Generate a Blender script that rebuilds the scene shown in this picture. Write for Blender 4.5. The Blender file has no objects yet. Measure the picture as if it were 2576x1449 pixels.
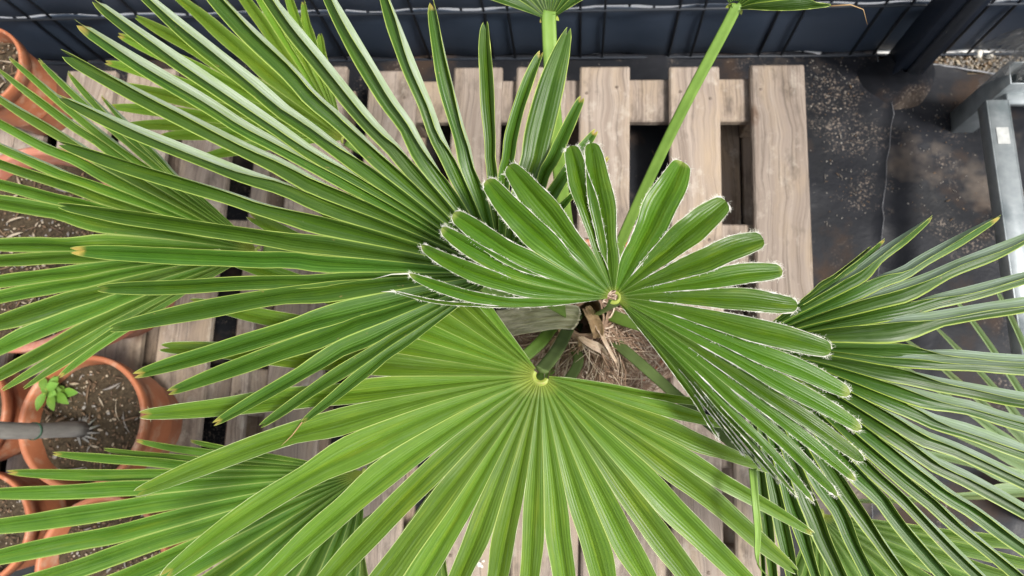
import bpy, math, random
from mathutils import Vector, Matrix, noise as mnoise
R = random.Random(7)
S = bpy.context.scene
C = S.collection
rad = math.radians

# ------------------------------------------------------------------ camera, world, sun, exposure
FP = 1935.0
CAMZ = 1.65
down = Vector((167, -385, -FP)).normalized()
fwd = Vector((335, 9870, -FP)).normalized()
Zc = -down
Yc = (fwd - fwd.dot(Zc) * Zc).normalized()
Xc = Yc.cross(Zc)
ROT = Matrix((Xc, Yc, Zc))            # camera axes -> world axes
cam = bpy.data.cameras.new('camera')
camo = bpy.data.objects.new('camera', cam)
C.objects.link(camo)
cam.sensor_width = 36
cam.lens = 36 * FP / 2576
cam.clip_start = 0.02
cam.clip_end = 300
cam.dof.use_dof = True
cam.dof.focus_distance = 0.74
cam.dof.aperture_fstop = 8.5
camo.matrix_world = Matrix.Translation((0, 0, CAMZ)) @ ROT.to_4x4()
S.camera = camo

SUN_EL, SUN_AZ = rad(62), rad(112)     # azimuth counted from +Y towards +X
w = bpy.data.worlds.new('World')
S.world = w
w.use_nodes = True
nt = w.node_tree
sky = nt.nodes.new('ShaderNodeTexSky')
sky.sky_type = 'NISHITA'
sky.sun_disc = False
sky.sun_elevation = SUN_EL
sky.sun_rotation = SUN_AZ
sky.air_density = 1.0
sky.dust_density = 3.0
sky.ozone_density = 1.0
haz = nt.nodes.new('ShaderNodeHueSaturation')      # high thin cloud: a whiter sky
haz.inputs['Saturation'].default_value = .35
nt.links.new(sky.outputs[0], haz.inputs['Color'])
nt.links.new(haz.outputs[0], nt.nodes['Background'].inputs[0])
nt.nodes['Background'].inputs[1].default_value = 0.075
sun = bpy.data.lights.new('sun', 'SUN')
sun.energy = 1.5
sun.angle = rad(10)
sun.color = (1, 0.96, 0.9)
suno = bpy.data.objects.new('sun', sun)
C.objects.link(suno)
sd = Vector((math.cos(SUN_EL) * math.sin(SUN_AZ), math.cos(SUN_EL) * math.cos(SUN_AZ), math.sin(SUN_EL)))
suno.rotation_euler = sd.to_track_quat('Z', 'Y').to_euler()
suno.location = (0, 0, 5)
S.view_settings.view_transform = 'Standard'
S.view_settings.look = 'None'
S.view_settings.gamma = 1
S.view_settings.use_curve_mapping = False
S.view_settings.exposure = 1.68

def at(px, py, z):
    """a point of the real place: where the sight line through a picture point meets height z"""
    d = ROT @ Vector((px - 1288, 724.5 - py, -FP))
    k = (z - CAMZ) / d.z
    return Vector((d.x * k, d.y * k, z))

# ------------------------------------------------------------------ helpers
ORIG = {}
class MB:
    def __init__(s):
        s.v = []; s.f = []; s.uv = []; s.m = []; s.smooth = True
    def add(s, vs, fs, mi=0, uvs=None):
        o = len(s.v)
        s.v += [tuple(p) for p in vs]
        for f in fs:
            s.f.append(tuple(i + o for i in f)); s.m.append(mi)
            s.uv.append([uvs[i] for i in f] if uvs else [(0, 0)] * len(f))
    def box(s, c, d, rot=None, bev=0.0, mi=0):
        """box with chamfered edges"""
        c = Vector(c); hx, hy, hz = d[0] / 2, d[1] / 2, d[2] / 2
        b = min(bev, hx * .9, hy * .9, hz * .9)
        rings = []
        if b > 0:
            prof = [(-hz, b), (-hz + b, 0), (hz - b, 0), (hz, b)]
        else:
            prof = [(-hz, 0), (hz, 0)]
        vs = []
        for z, i in prof:
            x, y = hx - i, hy - i
            if b > 0:
                q = b * .7 if i == 0 else b * .5
                ring = [(x - q, -y), (x, -y + q), (x, y - q), (x - q, y), (-x + q, y), (-x, y - q), (-x, -y + q), (-x + q, -y)]
            else:
                ring = [(x, -y), (x, y), (-x, y), (-x, -y)]
            vs += [Vector((a, bb, z)) for a, bb in ring]
        n = len(ring)
        fs = []
        for k in range(len(prof) - 1):
            for j in range(n):
                fs.append((k * n + j, k * n + (j + 1) % n, (k + 1) * n + (j + 1) % n, (k + 1) * n + j))
        fs.append(tuple(range(n - 1, -1, -1)))
        fs.append(tuple(range((len(prof) - 1) * n, len(prof) * n)))
        if rot is not None:
            vs = [rot @ v for v in vs]
        s.add([v + c for v in vs], fs, mi)
    def tube(s, pts, r, n=8, mi=0, cap=True):
        pts = [Vector(p) for p in pts]
        rr = r if isinstance(r, (list, tuple)) else [r] * len(pts)
        vs = []; up = Vector((0, 0, 1))
        prevb = None
        for i, p in enumerate(pts):
            t = (pts[min(i + 1, len(pts) - 1)] - pts[max(i - 1, 0)]).normalized()
            if prevb is None:
                a = up if abs(t.z) < .9 else Vector((1, 0, 0))
                b = t.cross(a).normalized()
            else:
                b = (prevb - prevb.dot(t) * t).normalized()
            prevb = b
            c = t.cross(b)
            for j in range(n):
                an = 2 * math.pi * j / n
                vs.append(p + rr[i] * (math.cos(an) * b + math.sin(an) * c))
        fs = []
        for i in range(len(pts) - 1):
            for j in range(n):
                fs.append((i * n + j, i * n + (j + 1) % n, (i + 1) * n + (j + 1) % n, (i + 1) * n + j))
        if cap:
            fs.append(tuple(range(n - 1, -1, -1)))
            fs.append(tuple(range((len(pts) - 1) * n, len(pts) * n)))
        s.add(vs, fs, mi)
    def lathe(s, c, prof, n=56, mi=0, wob=0):
        c = Vector(c); vs = []
        for r, z in prof:
            for j in range(n):
                a = 2 * math.pi * j / n
                q = r * (1 + wob * mnoise.noise(Vector((math.cos(a) * 1.3, math.sin(a) * 1.3, c.x * 9))))
                vs.append(c + Vector((q * math.cos(a), q * math.sin(a), z)))
        fs = []
        for i in range(len(prof) - 1):
            for j in range(n):
                fs.append((i * n + j, i * n + (j + 1) % n, (i + 1) * n + (j + 1) % n, (i + 1) * n + j))
        s.add(vs, fs, mi)
    def build(s, name, mats, parent=None, origin=None, smooth=True):
        o = Vector(origin) if origin is not None else (ORIG[parent.name] if parent is not None and parent.name in ORIG else Vector((0, 0, 0)))
        me = bpy.data.meshes.new(name)
        me.from_pydata([(v[0] - o.x, v[1] - o.y, v[2] - o.z) for v in s.v], [], s.f)
        for m in (mats if isinstance(mats, list) else [mats]):
            me.materials.append(m)
        me.polygons.foreach_set('material_index', s.m)
        me.polygons.foreach_set('use_smooth', [smooth] * len(s.f))
        ul = me.uv_layers.new(name='UVMap')
        flat = []
        for u in s.uv:
            for a in u:
                flat += [a[0], a[1]]
        ul.data.foreach_set('uv', flat)
        me.update()
        ob = bpy.data.objects.new(name, me)
        C.objects.link(ob)
        if parent is not None:
            ob.parent = parent
            ORIG[ob.name] = o
        else:
            ob.location = o
        return ob

def tag(o, label=None, cat=None, group=None, kind=None):
    if label: o['label'] = label
    if cat: o['category'] = cat
    if group: o['group'] = group
    if kind: o['kind'] = kind
    return o

def thing(name, loc, label, cat, group=None):
    e = bpy.data.objects.new(name, None)
    C.objects.link(e)
    e.location = loc
    e.empty_display_size = .05
    ORIG[e.name] = Vector(loc)
    return tag(e, label, cat, group)

class NT:
    def __init__(s, name):
        s.m = bpy.data.materials.new(name); s.m.use_nodes = True
        s.t = s.m.node_tree; s.t.nodes.clear()
        s.out = s.n('ShaderNodeOutputMaterial')
    def n(s, typ, **kw):
        x = s.t.nodes.new(typ)
        for k, v in kw.items(): setattr(x, k, v)
        return x
    def l(s, a, b): s.t.links.new(a, b)
    def val(s, sock, v):
        if hasattr(v, 'is_output') or isinstance(v, bpy.types.NodeSocket): s.l(v, sock)
        else: sock.default_value = v
    def math(s, op, a, b=0.0, clamp=False):
        x = s.n('ShaderNodeMath', operation=op, use_clamp=clamp)
        s.val(x.inputs[0], a); s.val(x.inputs[1], b)
        return x.outputs[0]
    def mix(s, f, a, b):
        x = s.n('ShaderNodeMix', data_type='RGBA')
        s.val(x.inputs[0], f)
        s.val(x.inputs[6], a if not isinstance(a, tuple) else (*a, 1)); s.val(x.inputs[7], b if not isinstance(b, tuple) else (*b, 1))
        return x.outputs[2]
    def noise(s, vec, scale, detail=3, rough=.5):
        x = s.n('ShaderNodeTexNoise')
        if vec is not None: s.l(vec, x.inputs['Vector'])
        x.inputs['Scale'].default_value = scale; x.inputs['Detail'].default_value = detail; x.inputs['Roughness'].default_value = rough
        return x.outputs[0]
    def ramp(s, f, lo, hi):
        x = s.n('ShaderNodeMapRange'); x.clamp = True
        s.l(f, x.inputs[0]); x.inputs[1].default_value = lo; x.inputs[2].default_value = hi
        return x.outputs[0]
    def mapped(s, vec, scale, loc=None):
        x = s.n('ShaderNodeMapping'); s.l(vec, x.inputs[0]); x.inputs['Scale'].default_value = scale
        if loc is not None: s.l(loc, x.inputs['Location'])
        return x.outputs[0]
    def bump(s, h, strength, dist=.01):
        x = s.n('ShaderNodeBump'); s.l(h, x.inputs['Height']); x.inputs['Strength'].default_value = strength; x.inputs['Distance'].default_value = dist
        return x.outputs[0]
    def principled(s, col, rough=.5, spec=.5, metal=0, normal=None):
        x = s.n('ShaderNodeBsdfPrincipled')
        s.val(x.inputs['Base Color'], col if not isinstance(col, tuple) else (*col, 1))
        s.val(x.inputs['Roughness'], rough); x.inputs['Specular IOR Level'].default_value = spec; x.inputs['Metallic'].default_value = metal
        if normal is not None: s.l(normal, x.inputs['Normal'])
        return x
    def done(s, sh): s.l(sh, s.out.inputs[0]); return s.m

def leaf_mat(name, dark, mid, edge, back, tip=(.35, .26, .06), trans=.3, rough=.38, ridge=.0, edge_w=.93, back2=None, glow=1.0, age=.5, bloom=.18, hubc=(.34, .38, .06)):
    t = NT(name)
    tc = t.n('ShaderNodeTexCoord'); uv = tc.outputs['UV']
    sp = t.n('ShaderNodeSeparateXYZ'); t.l(uv, sp.inputs[0])
    au = t.math('ABSOLUTE', t.math('SUBTRACT', t.math('MULTIPLY', sp.outputs[0], 2.0), 1.0))
    v = sp.outputs[1]
    oi = t.n('ShaderNodeObjectInfo')
    off = t.n('ShaderNodeCombineXYZ'); t.l(t.math('MULTIPLY', oi.outputs['Random'], 37.0), off.inputs[0])
    streak = t.noise(t.mapped(uv, (16, 1.1, 1), off.outputs[0]), 1.0, 4, .6)
    fine = t.noise(t.mapped(uv, (55, .9, 1), off.outputs[0]), 1.0, 2, .5)
    blot = t.noise(t.mapped(tc.outputs['Object'], (1, 1, 1), off.outputs[0]), 28.0, 3, .6)
    f = t.math('ADD', t.math('MULTIPLY', t.ramp(streak, .3, .7), .65), t.math('MULTIPLY', t.ramp(blot, .3, .75), .35))
    col = t.mix(f, dark, mid)
    # alternating parallel nerves
    wv = t.math('SINE', t.math('MULTIPLY', au, 26.0))
    lite = tuple(min(1, c * 1.45 + .01) for c in mid)
    col = t.mix(t.math('MULTIPLY', t.ramp(fine, .5, .72), .45), col, lite)
    # object tint
    hs = t.n('ShaderNodeHueSaturation'); t.l(col, hs.inputs['Color'])
    t.l(t.math('ADD', t.math('MULTIPLY', oi.outputs['Random'], .4), .82), hs.inputs['Value'])
    t.l(t.math('ADD', t.math('MULTIPLY', oi.outputs['Random'], .014), .489), hs.inputs['Hue'])
    col = hs.outputs[0]
    # midrib and margin
    col = t.mix(t.math('MULTIPLY', t.ramp(au, .07, .0), .5), col, tuple(c * 1.3 for c in mid))
    em = t.math('MULTIPLY', t.ramp(au, edge_w, .985), .85)
    col = t.mix(em, col, edge)
    tipf = t.ramp(t.math('ADD', v, t.math('MULTIPLY', t.math('MULTIPLY', blot, oi.outputs['Random']), .06)), .988, 1.015)
    col = t.mix(t.math('MULTIPLY', tipf, t.ramp(oi.outputs['Random'], .25, .8)), col, tip)
    hubf = t.math('MULTIPLY', t.ramp(v, .075, .012), .8)
    col = t.mix(hubf, col, hubc)
    brown = t.noise(t.mapped(uv, (5, 26, 1), off.outputs[0]), 1.0, 4, .65)
    bm = t.math('MULTIPLY', t.ramp(brown, .66, .71), t.ramp(au, .35, .8))
    col = t.mix(t.math('MULTIPLY', bm, age), col, (.32, .20, .08))
    yel = t.noise(t.mapped(uv, (3, 3.5, 1), off.outputs[0]), 1.0, 3, .6)
    col = t.mix(t.math('MULTIPLY', t.ramp(yel, .55, .75), .4), col, (mid[0] * 2.2, mid[1] * 1.45, mid[2]))
    # waxy bloom in patches
    wax = t.math('MULTIPLY', t.ramp(t.noise(t.mapped(uv, (9, 5, 1), off.outputs[0]), 1.0, 5, .7), .52, .75), bloom)
    col = t.mix(wax, col, (.30, .38, .24))
    # small pale scars and dust
    sc = t.n('ShaderNodeTexVoronoi'); t.l(t.mapped(uv, (5, 30, 1), off.outputs[0]), sc.inputs['Vector']); sc.inputs['Scale'].default_value = 1.3
    scar = t.math('MULTIPLY', t.ramp(sc.outputs['Distance'], .045, .02), .6)
    col = t.mix(scar, col, (.45, .43, .25))
    geo = t.n('ShaderNodeNewGeometry')
    mott = t.noise(t.mapped(uv, (7, 9, 1), off.outputs[0]), 1.0, 5, .65)
    bcol = t.mix(t.ramp(mott, .35, .7), back, back2 if back2 else tuple(c * .72 for c in back))
    spk = t.math('MULTIPLY', t.ramp(t.noise(t.mapped(uv, (16, 50, 1), off.outputs[0]), 1.0, 3, .6), .67, .71), t.ramp(t.noise(t.mapped(uv, (2, 3, 1), off.outputs[0]), 1.0, 2, .5), .55, .65))
    bcol = t.mix(t.math('MULTIPLY', spk, age), bcol, (.06, .05, .05))
    bcol = t.mix(em, bcol, edge)
    bcol = t.mix(t.math('MULTIPLY', tipf, t.ramp(oi.outputs['Random'], .25, .8)), bcol, tip)
    cc = t.mix(geo.outputs['Backfacing'], col, bcol)
    hgt = t.math('ADD', t.math('MULTIPLY', wv, .35), t.math('MULTIPLY', streak, 1.6))
    nb = t.bump(hgt, .5, .0006)
    rg = t.math('ADD', t.math('MULTIPLY', blot, .2), rough - .1)
    rg2 = t.math('ADD', rg, t.math('MULTIPLY', geo.outputs['Backfacing'], .25))
    p = t.principled(cc, rg2, .32, 0, nb)
    tr = t.n('ShaderNodeBsdfTranslucent')
    tcol = t.mix(em, tuple(min(1, c) for c in (mid[0] * 2.6 * glow, mid[1] * 2.0 * glow, mid[2] * .8)), edge)
    t.l(tcol, tr.inputs[0]); t.l(nb, tr.inputs['Normal'])
    ms = t.n('ShaderNodeMixShader'); ms.inputs[0].default_value = trans
    t.l(p.outputs[0], ms.inputs[1]); t.l(tr.outputs[0], ms.inputs[2])
    return t.done(ms.outputs[0])

def simple_mat(name, c1, c2, scale=20, rough=.6, bump=.2, dist=.002, spec=.4, metal=0, stretch=(1, 1, 1), lo=.3, hi=.7, c3=None, s3=60, lo3=.6, hi3=.7, detail=5, trans=0):
    t = NT(name)
    tc = t.n('ShaderNodeTexCoord')
    oi = t.n('ShaderNodeObjectInfo')
    off = t.n('ShaderNodeCombineXYZ')
    t.l(t.math('MULTIPLY', oi.outputs['Random'], 13.0), off.inputs[0]); t.l(t.math('MULTIPLY', oi.outputs['Random'], 7.0), off.inputs[1])
    vec = t.mapped(tc.outputs['Object'], stretch, off.outputs[0])
    n = t.noise(vec, scale, detail, .6)
    col = t.mix(t.ramp(n, lo, hi), c1, c2)
    if c3:
        n3 = t.noise(vec, s3, 4, .6)
        col = t.mix(t.ramp(n3, lo3, hi3), col, c3)
    p = t.principled(col, rough, spec, metal, t.bump(n, bump, dist) if bump else None)
    if trans:
        tr = t.n('ShaderNodeBsdfTranslucent'); t.l(col, tr.inputs[0])
        ms = t.n('ShaderNodeMixShader'); ms.inputs[0].default_value = trans
        t.l(p.outputs[0], ms.inputs[1]); t.l(tr.outputs[0], ms.inputs[2])
        return t.done(ms.outputs[0])
    return t.done(p.outputs[0])

M = {}
YG = (.30, .40, .08)
M['leafA'] = leaf_mat('palm_leaf_mature', (.038, .108, .010), (.118, .222, .020), (.44, .52, .14), (.25, .34, .25), trans=.3, rough=.36, edge_w=.96, glow=1.15, age=.25, bloom=.22)
M['leafB'] = leaf_mat('palm_leaf_young', (.020, .074, .006), (.078, .168, .008), (.50, .55, .25), (.27, .37, .31), trans=.3, rough=.30, edge_w=.97, tip=(.24, .30, .07), age=.1, bloom=.12)
M['leafC'] = leaf_mat('palm_leaf_old', (.014, .050, .005), (.052, .120, .008), YG, (.42, .49, .38), bloom=.05, trans=.10, rough=.36, edge_w=.92, back2=(.27, .36, .17))  # inner-face greens darkened: shade inside the folds put into the colour
M['leafD'] = leaf_mat('palm_leaf_side', (.013, .044, .005), (.042, .100, .008), (.36, .46, .07), (.34, .42, .34), trans=.15, rough=.38, edge_w=.92, back2=(.24, .34, .16))  # low inner greens carry the dim light of the folds as colour
M['leafF'] = leaf_mat('palm_leaf_left', (.022, .078, .008), (.088, .180, .016), (.36, .45, .12), (.33, .42, .28), trans=.16, rough=.42, edge_w=.90)  # base greens lowered to paint in the shade of the V-folds
M['leafH'] = leaf_mat('palm_leaf_behind', (.065, .155, .012), (.14, .255, .025), (.38, .48, .12), (.26, .38, .22), trans=.3, rough=.45, edge_w=.92)  # paler green of the leaf behind the large folded one
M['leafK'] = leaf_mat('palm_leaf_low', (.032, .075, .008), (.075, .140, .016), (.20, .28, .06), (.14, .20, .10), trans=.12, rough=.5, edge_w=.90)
M['leafL'] = leaf_mat('palm_leaf_pale', (.13, .21, .09), (.22, .32, .16), (.36, .45, .22), (.26, .38, .26), trans=.25, rough=.5, edge_w=.90)
M['hair'] = simple_mat('white_leaf_fibre', (.74, .72, .66), (.52, .52, .40), 90, .9, 0, spec=.1, trans=.2)
M['yedge'] = simple_mat('yellow_leaf_edge', (.46, .54, .13), (.36, .48, .10), 90, .5, 0, trans=.2)
M['aedge'] = simple_mat('pale_leaf_edge', (.62, .66, .42), (.45, .55, .22), 60, .7, 0, trans=.2)
M['dry'] = simple_mat('dry_leaf_tip', (.40, .27, .13), (.22, .12, .05), 60, .8, .2)
M['petiole'] = simple_mat('green_petiole', (.11, .20, .030), (.17, .28, .05), 30, .5, .25, .001, stretch=(1, 1, 1), spec=.35)
M['petiole_shaded'] = simple_mat('shaded_petiole', (.062, .088, .028), (.095, .135, .045), 30, .8, .3, .001, spec=.12)  # darker petiole copy, shadow of the leaves above painted into its green
M['hastula'] = simple_mat('hastula_yellow', (.30, .34, .06), (.17, .22, .03), 120, .5, .3, .001, c3=(.32, .20, .08), s3=160)
M['bract'] = simple_mat('pale_woody_bract', (.56, .52, .38), (.33, .31, .19), 16, .85, .8, .003, stretch=(.4, 12, 2), lo=.40, hi=.60)
M['fibre'] = simple_mat('trunk_fibre', (.12, .075, .05), (.38, .25, .17), 60, .95, .5, .004)
M['fibre_pale'] = simple_mat('pale_strand', (.66, .55, .45), (.45, .32, .22), 30, .9, 0)
M['husk'] = simple_mat('orange_husk', (.42, .29, .16), (.22, .14, .075), 90, .9, .5, .003)

# ------------------------------------------------------------------ fan leaves
def sm(x, a, b):
    x = max(0.0, min(1.0, (x - a) / (b - a)))
    return x * x * (3 - 2 * x)

def lerpt(tbl, x):
    if not isinstance(tbl, (list, tuple)): return tbl
    if x <= tbl[0][0]: return tbl[0][1]
    for (a, p), (b, q) in zip(tbl, tbl[1:]):
        if x <= b: return p + (q - p) * (x - a) / (b - a)
    return tbl[-1][1]

class Seg: pass

def fan_leaf(root, hub, tips, mat, edge_mat, wmax=.013, fold=28, roll=0, split=.35, arch=.02, wave=.08,
             edge_r=.0003, hairs=0, hair_len=.004, tipw=.25, taper=.55, kink=0.0, petiole=None, r0=.007, seed=1,
             pmat=None, hastula=True, steps=26, splits=None, tip_pow=2.0, hub_up=.0, name='leaf', bifid=False, label=None):
    rr = random.Random(seed)
    H = at(*hub)
    segs = []
    n = len(tips)
    for i, tp in enumerate(tips):
        s = Seg()
        opt = tp[3] if len(tp) > 3 else {}
        T = at(tp[0], tp[1], tp[2])
        d = T - H
        dirn = d.normalized()
        ctrl = (H + T) * .5 + Vector((0, 0, lerpt(opt.get('arch', arch), i)))
        b = opt.get('bend', 0)        # bend, metres, to the right-hand side looking outwards
        side = dirn.cross(Vector((0, 0, 1))).normalized()
        ctrl += side * b * 2
        s.H, s.T, s.c, s.opt = H, T, ctrl, opt
        s.len = d.length * 1.02
        s.fold = rad(opt.get('fold', lerpt(fold, i)) + rr.uniform(-4, 4))
        s.roll = rad(opt.get('roll', lerpt(roll, i)) + rr.uniform(-7, 7))
        s.w = opt.get('w', lerpt(wmax, i)) * rr.uniform(.93, 1.06)
        s.tipw = opt.get('tipw', lerpt(tipw, i))
        s.taper = opt.get('taper', lerpt(taper, i))
        s.sd = rr.uniform(0, 100)
        s.kk = kink * rr.uniform(.4, 1.2) * rr.choice((-1, 1)); s.kt = rr.uniform(.42, .6)
        s.dirn = ((H + (ctrl - H) * .6) - H).normalized()
        segs.append(s)
    a0_, a1_ = segs[1].dirn, segs[-2].dirn
    turn = sum(segs[k].dirn.cross(segs[k + 1].dirn).z for k in range(n - 1))
    rev = turn > 0                      # listed anticlockwise: turn the order round
    if rev: segs.reverse()
    for i, s in enumerate(segs):
        an = []
        if i > 0: an.append(s.dirn.angle(segs[i - 1].dirn))
        if i < n - 1: an.append(s.dirn.angle(segs[i + 1].dirn))
        s.half = min(.22, sum(an) / len(an) / 2)
    sp = []
    for i in range(n - 1):
        j_ = n - 2 - i if rev else i
        if splits and j_ < len(splits) and splits[j_]:
            sp.append(splits[j_])
        else:
            v = lerpt(split, n - 1 - i if rev else i) * min(segs[i].len, segs[i + 1].len)
            v *= (.86 if i % 2 else 1.14) * rr.uniform(.9, 1.12)
            sp.append(v)
    def frame(s, t):
        a = s.H * (1 - t) ** 2 + s.c * (2 * t * (1 - t)) + s.T * t * t
        tg = ((s.c - s.H) * (1 - t) + (s.T - s.c) * t).normalized()
        B = tg.cross(Vector((0, 0, 1)))
        if B.length < 1e-4: B = Vector((1, 0, 0))
        B.normalize()
        N = B.cross(tg)
        q = mnoise.noise(Vector((t * 3.2, s.sd, 0)))
        a = a + B * (.0022 * q * sm(t, .25, .6)) + B * (s.kk * math.exp(-((t - s.kt) / .05) ** 2) if s.kk else 0)
        return a, tg, B, N
    def width(s, t):
        L = t * s.len
        w1 = L * math.tan(s.half) / max(.35, math.cos(s.fold)) + .0004
        w2 = s.w * (1 + wave * mnoise.noise(Vector((t * 6, s.sd, 3))))
        w = (w1 ** -3 + w2 ** -3) ** (-1 / 3)
        if t > s.taper:
            x = (t - s.taper) / (1 - s.taper)
            w *= 1 - (1 - s.tipw) * x ** tip_pow
        if t > .955:
            w *= math.sqrt(max(0.0, 1 - ((t - .955) / .0452) ** 2)) * (.45 if bifid else .85) + (.55 if bifid else .15)
        return w
    def margin(s, t, side):
        a, tg, B, N = frame(s, t)
        w = width(s, t)
        rl = s.roll * sm(t, .06, .5) + rad(9) * mnoise.noise(Vector((t * 5, s.sd, 9))) * sm(t, .3, .6)
        fo = s.fold * (1 - .25 * sm(t, .75, 1.0))
        fo += rad(10) * mnoise.noise(Vector((t * 4, s.sd, 17 + side))) * sm(t, .3, .6)
        if side > 0:
            an = fo + rl
            v = math.cos(an) * B + math.sin(an) * N
        else:
            an = fo - rl
            v = -math.cos(an) * B + math.sin(an) * N
        return a + v * w
    pobj = None
    # petiole mesh is the leaf part; the blade segments hang from it
    mb = MB()
    if petiole:
        pts, wd = petiole
        P = [at(*p) for p in pts] 
        # smooth path
        Q = []
        for i in range(len(P) - 1):
            p0 = P[max(i - 1, 0)]; p1 = P[i]; p2 = P[i + 1]; p3 = P[min(i + 2, len(P) - 1)]
            for k in range(8):
                t = k / 8
                Q.append(.5 * ((2 * p1) + (p2 - p0) * t + (2 * p0 - 5 * p1 + 4 * p2 - p3) * t * t + (3 * p1 - p0 - 3 * p2 + p3) * t ** 3))
        Q.append(P[-1])
        m = len(Q)
        vs = []; uvs = []
        sect = [(-1, .0), (-.82, .16), (-.4, .12), (0, .07), (.4, .12), (.82, .16), (1, .0), (.7, -.32), (0, -.5), (-.7, -.32)]
        for i, p in enumerate(Q):
            tg = (Q[min(i + 1, m - 1)] - Q[max(i - 1, 0)]).normalized()
            B = tg.cross(Vector((0, 0, 1))).normalized(); N = B.cross(tg)
            ww = (wd[0] + (wd[1] - wd[0]) * i / (m - 1)) / 2
            for a, b in sect:
                vs.append(p + B * a * ww + N * b * ww); uvs.append((i / m, a))
        k = len(sect)
        fs = [(i * k + j, (i + 1) * k + j, (i + 1) * k + (j + 1) % k, i * k + (j + 1) % k) for i in range(m - 1) for j in range(k)]
        fs.append(tuple(range(k))); fs.append(tuple(range(m * k - 1, (m - 1) * k - 1, -1)))
        mb.add(vs, fs, 0, uvs)
    if hastula:
        # small raised crest where the blade leaves the stalk
        mean = Vector((0, 0, 0))
        for s in segs: mean += s.dirn
        mean.z = 0
        mean.normalize()
        a0 = math.atan2(mean.y, mean.x)
        vs = []; K = 14
        for j in range(K + 1):
            a = a0 - 1.7 + 3.4 * j / K
            e = Vector((math.cos(a), math.sin(a), 0))
            hh = .0008 + .0016 * math.sin(math.pi * j / K)
            base = H + Vector((0, 0, hub_up))
            vs += [base + e * r0 * .5 + Vector((0, 0, -.001)), base + e * r0 * .75 + Vector((0, 0, hh)), base + e * r0 * .9 + Vector((0, 0, hh * .9)), base + e * r0 * 1.15 + Vector((0, 0, -.0005))]
        fs = []
        for j in range(K):
            for q in range(3):
                fs.append((j * 4 + q, j * 4 + q + 1, j * 4 + 5 + q, j * 4 + 4 + q))
        mb.add(vs, fs, 1)
    pobj = mb.build(name, [pmat or M['petiole'], M['hastula']], root)
    if label: pobj['label'] = label
    COLS = 5
    for i, s in enumerate(segs):
        mbs = MB()
        ls = sp[i - 1] if i > 0 else None
        rs = sp[i] if i < n - 1 else None
        t0 = min(.2, r0 / s.len)
        ts = [t0 + (1 - t0) * (k / steps) ** .92 for k in range(steps)] + [.975, .99, 1.0]
        ts = sorted(set(round(t, 5) for t in ts))
        rows = []
        Lm = []; Rm = []
        for t in ts:
            d = t * s.len
            a, tg, B, N = frame(s, t)
            ml = margin(s, t, -1); mr = margin(s, t, 1)
            if ls:
                o = segs[i - 1]; to = min(1, d / o.len)
                f = 1 - sm(d, ls, ls + .16 * s.len)
                if f > 0: ml = ml.lerp((ml + margin(o, to, 1)) * .5, f)
            if rs:
                o = segs[i + 1]; to = min(1, d / o.len)
                f = 1 - sm(d, rs, rs + .16 * s.len)
                if f > 0: mr = mr.lerp((mr + margin(o, to, -1)) * .5, f)
            if bifid and t > .965:
                a = frame(s, .965 + (t - .965) * .15)[0]
            rows.append((a, ml, mr, N, t)); Lm.append(ml); Rm.append(mr)
        for side in (0, 1):
            vs = []; uvs = []
            for a, ml, mr, N, t in rows:
                mg = mr if side else ml
                hv = mg - a
                nrm = hv.cross(frame(s, t)[1]); 
                if nrm.length > 1e-9: nrm.normalize()
                if not side: nrm = -nrm
                for c in range(COLS):
                    x = c / (COLS - 1)
                    p = a + hv * x + nrm * (math.sin(math.pi * x) * hv.length * .10)
                    vs.append(p); uvs.append((.5 + (x * .5 if side else -x * .5), t))
            fs = []
            for k in range(len(rows) - 1):
                for c in range(COLS - 1):
                    q = (k * COLS + c, k * COLS + c + 1, (k + 1) * COLS + c + 1, (k + 1) * COLS + c)
                    fs.append(q if side else q[::-1])
            mbs.add(vs, fs, 0, uvs)
        # thickened margin beyond the split, with loose fibres
        for mg, st in ((Lm, ls), (Rm, rs)):
            st = st or r0 * 2
            pts = [p for p, t in zip(mg, ts) if t * s.len >= st]
            if len(pts) > 2:
                rad_ = [edge_r * ((.12 + 3.4 * abs(mnoise.noise(Vector((k * .62, s.sd, 5)))) ** 1.25) if hairs > 20 else (.35 + 2.0 * abs(mnoise.noise(Vector((k * .9, s.sd, 5)))))) * (1.6 if hairs and k > len(pts) * .8 else 1) for k in range(len(pts))]
                mbs.tube(pts, rad_, 3, 1, False)
                if hairs:
                    m = len(pts)
                    for _ in range(int(hairs)):
                        x = rr.random() ** .75 * (m - 1.01)
                        if mnoise.noise(Vector((x * .8, s.sd, 40))) < -.12: continue
                        k = int(x)
                        p = pts[k].lerp(pts[k + 1], x - k)
                        e = (pts[k + 1] - pts[k]).normalized()
                        cen = rows[-m + k][0]
                        ov = (p - cen); ov = ov.normalized() if ov.length > 1e-5 else Vector((0, 0, 1))
                        dv = (ov * rr.uniform(.2, 1) + e * rr.uniform(-1, 1.4) + Vector((0, 0, rr.uniform(-.3, .6)))).normalized()
                        ln = hair_len * rr.uniform(.25, 1) ** 1.5 * (1.6 if x > m * .8 else 1)
                        wv = .00011
                        sdv = dv.cross(Vector((0, 0, 1))).normalized() * wv
                        bend = Vector((rr.uniform(-1, 1), rr.uniform(-1, 1), rr.uniform(-.5, .5))) * ln * .3
                        q = p + dv * ln * .5 + bend
                        mbs.add([p - sdv, p + sdv, q + sdv * .8, q - sdv * .8, p + dv * ln], [(0, 1, 2, 3), (3, 2, 4)], 1)
        mbs.build('leaflet', [mat, edge_mat], pobj)
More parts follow.
